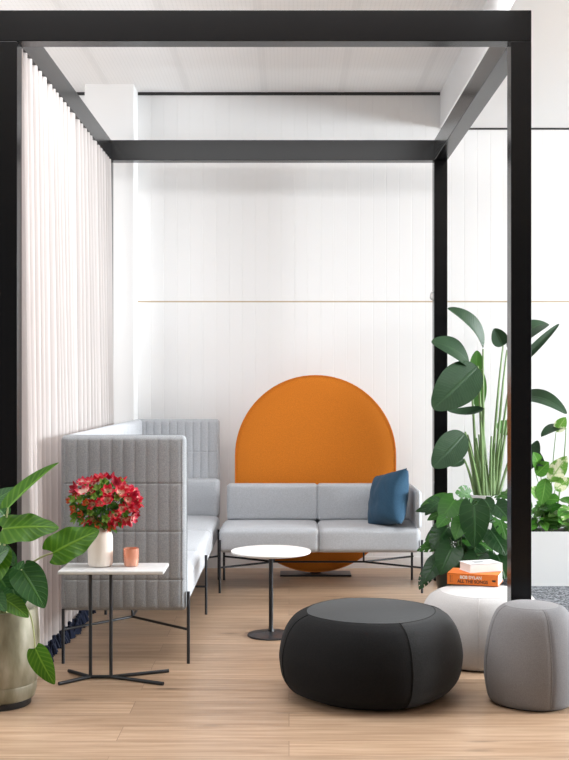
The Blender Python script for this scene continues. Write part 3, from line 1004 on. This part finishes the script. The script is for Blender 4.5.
# ------------------------------------------------------------------ plant in brass pot, front left
ax_, ay_ = -1.318, 5.10
al = thing('potted_plant', 'broad-leaved green plant in an aged brass-coloured pot at the left edge', 'plant', (ax_, ay_, 0))
part('pot', MB().lathe([(.001, .03), (.142, .03), (.156, .036), (.163, .06), (.166, .095), (.1645, .102), (.170, .110), (.178, .22), (.178, .32), (.172, .39), (.168, .437), (.160, .439), (.155, .43), (.150, .38), (.001, .375)], 64, (ax_, ay_, 0)), M_['brass_pot'], al)
part('pot_foot', MB().lathe([(.001, 0), (.138, 0), (.140, .004), (.140, .031), (.001, .031)], 48, (ax_, ay_, 0)), M_['foot'], al)
part('soil', MB().lathe([(.001, .376), (.151, .376), (.150, .392), (.001, .402)], 32, (ax_, ay_, 0)), M_['soil'], al)
root = Vector((ax_, ay_, .39))
def aleaf(b, t, w, n, m='alocasia', **kw):
    kw.setdefault('lobe', .16)
    o = part('leaf', leafmesh(b, t, w, n, prof_heart, nu=20, nv=12, **kw), M_[m], al)
    m_ = o.modifiers.new('s', 'SUBSURF'); m_.levels = 1; m_.render_levels = 1
    return o
def astem(b, k=None, m='stem_pale', r0=.007, r1=.004):
    b = Vector(b)
    st_ = root + Vector((random.uniform(-.05, .05), random.uniform(-.05, .05), 0))
    mid = k if k is not None else Vector((st_.x * .6 + b.x * .4, st_.y * .6 + b.y * .4, b.z * .75 + st_.z * .25))
    part('stem', MB().tube(bez(st_, mid, b, 10), r0, 8, r1), M_[m], al)
# px/py pairs: base (petiole end), tip, width
B = P(8, 508, 5.02); aleaf(B, P(60, 462, 5.12), .125, (-.45, -.55, .75), fold=.45, bend=.03, lobe=.10); astem(B)
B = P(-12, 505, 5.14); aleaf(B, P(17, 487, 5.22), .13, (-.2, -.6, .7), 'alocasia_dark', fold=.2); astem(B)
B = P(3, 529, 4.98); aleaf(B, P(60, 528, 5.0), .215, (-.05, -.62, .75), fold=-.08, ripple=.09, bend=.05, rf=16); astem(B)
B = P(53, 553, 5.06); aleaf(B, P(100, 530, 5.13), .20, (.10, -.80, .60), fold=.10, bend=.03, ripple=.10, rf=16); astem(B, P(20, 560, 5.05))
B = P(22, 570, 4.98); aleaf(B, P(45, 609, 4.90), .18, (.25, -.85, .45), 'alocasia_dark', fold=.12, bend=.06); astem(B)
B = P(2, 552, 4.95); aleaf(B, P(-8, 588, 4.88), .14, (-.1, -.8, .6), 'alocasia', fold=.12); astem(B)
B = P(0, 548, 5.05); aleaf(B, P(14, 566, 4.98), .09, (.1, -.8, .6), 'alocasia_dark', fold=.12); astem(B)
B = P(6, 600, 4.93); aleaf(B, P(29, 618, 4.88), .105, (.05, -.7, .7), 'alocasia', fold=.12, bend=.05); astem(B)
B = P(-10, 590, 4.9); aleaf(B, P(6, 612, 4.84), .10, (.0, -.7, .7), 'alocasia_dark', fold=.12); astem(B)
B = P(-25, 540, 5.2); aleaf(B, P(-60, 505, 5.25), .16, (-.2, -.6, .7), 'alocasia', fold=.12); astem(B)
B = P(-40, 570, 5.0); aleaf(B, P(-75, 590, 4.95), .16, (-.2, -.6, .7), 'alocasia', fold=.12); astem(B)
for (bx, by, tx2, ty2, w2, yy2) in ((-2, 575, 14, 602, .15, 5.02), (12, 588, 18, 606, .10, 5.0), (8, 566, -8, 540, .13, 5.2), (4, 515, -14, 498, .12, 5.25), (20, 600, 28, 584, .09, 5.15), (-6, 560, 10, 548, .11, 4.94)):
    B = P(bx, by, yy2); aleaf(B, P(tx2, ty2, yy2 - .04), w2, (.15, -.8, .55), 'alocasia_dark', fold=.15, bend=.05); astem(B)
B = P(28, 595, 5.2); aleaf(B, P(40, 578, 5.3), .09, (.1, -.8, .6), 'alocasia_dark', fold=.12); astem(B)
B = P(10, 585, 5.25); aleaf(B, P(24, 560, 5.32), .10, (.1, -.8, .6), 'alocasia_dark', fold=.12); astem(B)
B = P(35, 648, 4.90); aleaf(B, P(55, 685, 4.88), .125, (-.30, -.85, .40), fold=.12, bend=.04, lobe=.07)
part('stem', MB().tube(bez(P(22, 606, 4.96), P(33, 606, 4.90), B, 10), .0045, 8, .003), M_['stem_pale'], al)

# ------------------------------------------------------------------ bird-of-paradise in white pot
px_, py_ = 1.443, 8.17
bp_ = thing('potted_plant', 'tall paddle-leaved plant in a white pot behind the sofa, right', 'plant', (px_, py_, 0))
part('pot', MB().lathe([(.001, .012), (.115, .012), (.125, .02), (.158, .62), (.160, .655), (.150, .656), (.146, .62), (.001, .60)], 48, (px_, py_, 0)), M_['white_pot'], bp_)
part('soil', MB().lathe([(.001, .601), (.1455, .601), (.1455, .625), (.001, .632)], 32, (px_, py_, 0)), M_['soil'], bp_)
def sleaf(b, t, w, n, m='strelitzia', prof=prof_paddle, stem=True, k=None, x0=None, **kw):
    o = part('leaf', leafmesh(b, t, w, n, prof, nu=18, nv=10, **kw), M_[m], bp_)
    mm = o.modifiers.new('s', 'SUBSURF'); mm.levels = 1; mm.render_levels = 1
    if stem:
        s0 = Vector((px_ + (x0 if x0 is not None else random.uniform(-.05, .05)), py_ + random.uniform(-.04, .04), .62))
        mid = k if k is not None else Vector((s0.x * .55 + b.x * .45, s0.y * .6 + b.y * .4, s0.z * .35 + b.z * .65))
        part('stem', MB().tube(bez(s0, mid, Vector(b), 14), .0135, 8, .0055), M_['stem_green'], bp_)
sleaf(P(483, 349, 8.1), P(446, 308, 8.0), .19, (.45, -.60, .65), fold=.45, bend=.10, x0=-.02)
sleaf(P(470, 366, 8.05), P(430, 342, 7.85), .22, (-.05, -.75, .65), fold=.15, bend=.12, x0=-.06)
sleaf(P(478, 366, 7.95), P(432, 410, 7.75), .29, (.25, -.85, .35), fold=.12, bend=.06, ripple=.03, x0=-.03)
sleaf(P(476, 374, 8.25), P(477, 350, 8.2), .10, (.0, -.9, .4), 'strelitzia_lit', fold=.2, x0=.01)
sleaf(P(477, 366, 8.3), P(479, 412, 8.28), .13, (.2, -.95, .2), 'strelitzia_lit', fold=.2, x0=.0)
sleaf(P(484, 408, 8.0), P(447, 411, 7.9), .13, (.1, -.35, .9), fold=.4, bend=-.13, x0=-.03)
sleaf(P(465, 433, 7.9), P(432, 468, 7.75), .215, (.2, -.9, .3), fold=.10, bend=.05, x0=-.05)
sleaf(P(464, 459, 8.0), P(449, 466, 7.9), .08, (.1, -.8, .5), fold=.2, x0=-.08)
sleaf(P(503, 346, 8.25), P(494, 328, 8.15), .12, (-.3, -.9, .3), fold=.3, x0=.03)
sleaf(P(507, 350, 8.3), P(549, 324, 8.5), .17, (.1, -.6, .8), fold=.3, bend=.14, x0=.05)
sleaf(P(512, 372, 8.4), P(560, 323, 8.65), .07, (.35, -.5, .8), fold=.3, bend=.02, x0=.06)
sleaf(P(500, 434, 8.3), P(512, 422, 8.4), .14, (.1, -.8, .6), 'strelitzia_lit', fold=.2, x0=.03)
sleaf(P(512, 400, 8.3), P(568, 415, 8.1), .17, (.05, -.65, .75), fold=.20, bend=.20, x0=.07)
sleaf(P(515, 445, 8.3), P(545, 466, 8.1), .14, (-.25, -.9, .3), fold=.25, bend=.06, x0=.08)
sleaf(P(528, 470, 8.25), P(538, 440, 8.25), .10, (-.2, -.9, .3), fold=.25, bend=.0, x0=.10)
for k in range(16):      # older bare stalks in the clump
    a = random.uniform(-.075, .075)
    s0 = Vector((px_ - .0 + a, py_ + random.uniform(-.05, .05), .62))
    e_ = s0 + Vector((a * .9 + random.uniform(-.03, .03), random.uniform(-.05, .05), random.uniform(.25, .52)))
    part('stem', MB().tube(bez(s0, (s0 + e_) / 2 + Vector((-a * .2, 0, .05)), e_, 8), .0165, 8, .006), M_['stem_green'], bp_)

# ------------------------------------------------------------------ monstera in dark pot
mx_, my_ = 1.105, 7.30
mo = thing('potted_plant', 'bushy dark green split-leaf plant in a dark pot beside the low sofa', 'plant', (mx_, my_, 0))
part('pot', MB().lathe([(.001, 0), (.115, 0), (.122, .006), (.150, .22), (.153, .25), (.145, .25), (.14, .22), (.001, .215)], 48, (mx_, my_, 0)), M_['teal_pot'], mo)
part('soil', MB().lathe([(.001, .216), (.139, .216), (.1395, .226), (.001, .236)], 32, (mx_, my_, 0)), M_['soil'], mo)
mroot = Vector((mx_, my_, .23))
def mleaf(b, t, w, n, m='monstera', slits=4, **kw):
    if random.random() < .55:
        slits = 0
    o = part('leaf', leafmesh(b, t, w, n, prof_heart, nu=26, nv=14, slits=slits, lobe=.2, **kw), M_[m], mo)
    st_ = mroot + Vector((random.uniform(-.06, .06), random.uniform(-.06, .06), 0))
    bb = Vector(b)
    part('stem', MB().tube(bez(st_, Vector((st_.x * .5 + bb.x * .5, st_.y * .5 + bb.y * .5, max(bb.z, .3) + .04)), bb, 8), .005, 6, .0032), M_['stem_dark'], mo)
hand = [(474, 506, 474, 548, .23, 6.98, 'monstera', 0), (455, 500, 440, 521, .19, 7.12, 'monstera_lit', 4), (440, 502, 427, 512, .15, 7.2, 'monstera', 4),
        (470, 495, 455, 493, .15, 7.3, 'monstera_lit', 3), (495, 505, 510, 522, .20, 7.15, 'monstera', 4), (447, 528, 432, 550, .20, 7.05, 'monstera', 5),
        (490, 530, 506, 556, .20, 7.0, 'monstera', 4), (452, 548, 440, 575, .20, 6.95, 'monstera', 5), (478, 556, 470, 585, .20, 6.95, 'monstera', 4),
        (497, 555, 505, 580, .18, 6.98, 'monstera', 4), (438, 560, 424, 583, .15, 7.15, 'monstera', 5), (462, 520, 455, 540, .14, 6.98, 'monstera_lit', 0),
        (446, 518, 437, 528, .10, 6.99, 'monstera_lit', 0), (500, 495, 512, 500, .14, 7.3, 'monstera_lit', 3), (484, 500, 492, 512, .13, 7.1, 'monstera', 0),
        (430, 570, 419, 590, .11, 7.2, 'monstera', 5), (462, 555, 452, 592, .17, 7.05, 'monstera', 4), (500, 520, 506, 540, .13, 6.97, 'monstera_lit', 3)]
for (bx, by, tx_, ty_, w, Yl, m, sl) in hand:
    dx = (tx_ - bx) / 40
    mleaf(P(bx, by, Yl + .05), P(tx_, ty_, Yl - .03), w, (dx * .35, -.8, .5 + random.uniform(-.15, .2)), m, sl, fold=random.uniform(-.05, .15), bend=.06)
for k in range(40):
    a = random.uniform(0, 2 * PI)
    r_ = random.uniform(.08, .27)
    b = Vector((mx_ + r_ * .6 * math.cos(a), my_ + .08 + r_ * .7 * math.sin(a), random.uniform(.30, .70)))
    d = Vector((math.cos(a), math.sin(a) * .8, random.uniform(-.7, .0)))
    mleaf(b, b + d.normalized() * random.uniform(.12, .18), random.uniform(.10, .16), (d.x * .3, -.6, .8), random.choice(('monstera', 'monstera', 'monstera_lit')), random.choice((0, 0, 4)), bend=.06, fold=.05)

# ------------------------------------------------------------------ white planter box on the right with pothos
pl = thing('planter_box', 'low white rectangular planter on the carpet at the right edge', 'planter', (2.3, 8.2, 0.007))
PX0, PX1, PY0, PY1, PZ = 1.66, 3.0, 8.03, 8.42, .395
o = part('box', MB().box(PX0, PX1, PY0, PY1, .007, .36).box(PX0, PX1, PY0, PY0 + .02, .36, PZ).box(PX0, PX1, PY1 - .02, PY1, .36, PZ).box(PX0, PX0 + .02, PY0 + .02, PY1 - .02, .36, PZ).box(PX1 - .02, PX1, PY0 + .02, PY1 - .02, .36, PZ), M_['white_pot'], pl, smooth=False, merge=False)
part('soil', MB().box(PX0 + .021, PX1 - .021, PY0 + .021, PY1 - .021, .361, .378), M_['soil'], pl, smooth=False)

def bush(name, label, cx, cy, z0, n, rad, hgt, mats, size, grp=None):
    th = thing(name, label, 'plant', (cx, cy, z0), grp)
    for k in range(n):
        a = random.uniform(0, 2 * PI)
        r_ = rad * math.sqrt(random.random())
        h_ = hgt * random.uniform(.25, 1.0) * (1 - .45 * (r_ / rad) ** 2)
        b = Vector((cx + r_ * .75 * math.cos(a), cy + r_ * .45 * math.sin(a), z0 + h_))
        d = Vector((math.cos(a) + random.uniform(-.4, .4), math.sin(a) * .6 - .45, random.uniform(-.5, .45))).normalized()
        l = size * random.uniform(.75, 1.2)
        part('leaf', leafmesh(b, b + d * l, l * .72, (d.x * .2, -.75, .65 + random.uniform(-.3, .3)), prof_heart, bend=.06, fold=.12, lobe=.12, nu=10, nv=6), M_[random.choice(mats)], th)
        if k % 2 == 0:
            s0 = Vector((cx + random.uniform(-.05, .05), cy + random.uniform(-.03, .03), z0))
            part('stem', MB().tube(bez(s0, Vector(((s0.x + b.x) / 2, (s0.y + b.y) / 2, b.z)), b, 6), .0035, 6, .0025), M_['stem_green'], th)
    return th
bush('pothos_plant', 'bright green trailing plant in the left of the white planter, next to the post', 1.80, 8.22, .378, 42, .17, .24, ['pothos', 'pothos', 'monstera_lit'], .125)
bush('pothos_plant', 'bright green leafy plant at the far right of the white planter', 2.06, 8.22, .378, 42, .16, .22, ['pothos', 'pothos', 'pothos', 'pothos_var'], .12)
# taller variegated plant with a few large pale leaves
vg = thing('variegated_plant', 'taller cream-and-green leaved plant rising from the white planter', 'plant', (1.90, 8.20, .378))
for (bx, by, tx_, ty_, w, m) in ((540, 470, 533, 452, .10, 'pothos'), (546, 478, 541, 505, .12, 'pothos'), (549, 482, 567, 456, .13, 'pothos_var'), (555, 490, 570, 478, .10, 'pothos_var'),
                              (541, 498, 529, 488, .10, 'pothos_var'), (536, 475, 549, 462, .11, 'pothos'), (556, 432, 566, 417, .09, 'pothos_var'), (546, 500, 560, 500, .10, 'pothos')):
    b = P(bx, by, 8.16); t = P(tx_, ty_, 8.08)
    part('leaf', leafmesh(b, t, w, (.1 * (tx_ - bx) / 20, -.85, .5), prof_oval, bend=.05, fold=.15, nu=12, nv=8), M_[m], vg)
    s0 = Vector((1.90 + random.uniform(-.02, .02), 8.20, .378))
    part('stem', MB().tube(bez(s0, Vector((s0.x * .6 + b.x * .4, 8.2, s0.z * .4 + b.z * .6)), b, 8), .005, 6, .003), M_['stem_green'], vg)
b = P(566, 428, 8.2)
part('leaf', leafmesh(b, P(541, 437, 8.05), .11, (-.1, -.45, .9), prof_paddle, bend=.10, fold=.3, nu=14, nv=8), M_['strelitzia'], vg)
part('stem', MB().tube(bez(Vector((1.93, 8.2, .378)), Vector((2.02, 8.2, .8)), b, 10), .007, 6, .004), M_['stem_green'], vg)

# ------------------------------------------------------------------ light
w = bpy.data.worlds.new('World'); S.world = w; w.use_nodes = True
bg = w.node_tree.nodes['Background']
bg.inputs['Color'].default_value = (.95, .98, 1.0, 1); bg.inputs['Strength'].default_value = 0.15

def area(name, loc, rot, sx, sy, power, col=(1, 1, 1)):
    l = bpy.data.lights.new(name, 'AREA'); l.shape = 'RECTANGLE'; l.size = sx; l.size_y = sy; l.energy = power; l.color = col
    o = bpy.data.objects.new(name, l); C.objects.link(o); o.location = loc; o.rotation_euler = rot
    return o
area('window_daylight_right', (9.7, 6.4, 2.5), (0, math.radians(85), 0), 1.8, 4.4, 1700, (.91, .965, 1))
area('window_daylight_left', (-4.0, 5.2, 2.1), (0, math.radians(-95), 0), 2.6, 4.0, 170, (.98, .985, 1))
area('overhead_fill', (.1, 5.35, 3.74), (0, 0, 0), 3.4, 1.9, 122, (.97, .985, 1))  # unseen overhead fill without a fixture, added to brighten floor, seats and wall

cam = bpy.data.cameras.new('camera'); co = bpy.data.objects.new('camera', cam); C.objects.link(co)
co.location = (0, 0, HC); co.rotation_euler = (PI / 2, 0, 0)
cam.sensor_fit = 'VERTICAL'; cam.sensor_height = 36; cam.sensor_width = 36
cam.lens = F * 36 / 760
cam.shift_x = -(VX - 284.5) / 760
cam.shift_y = (VY - 380) / 760
cam.clip_start = .05
S.camera = co
vs_ = S.view_settings
vs_.view_transform = 'Standard'; vs_.look = 'None'; vs_.gamma = 1; vs_.use_curve_mapping = False
vs_.exposure = 0.06
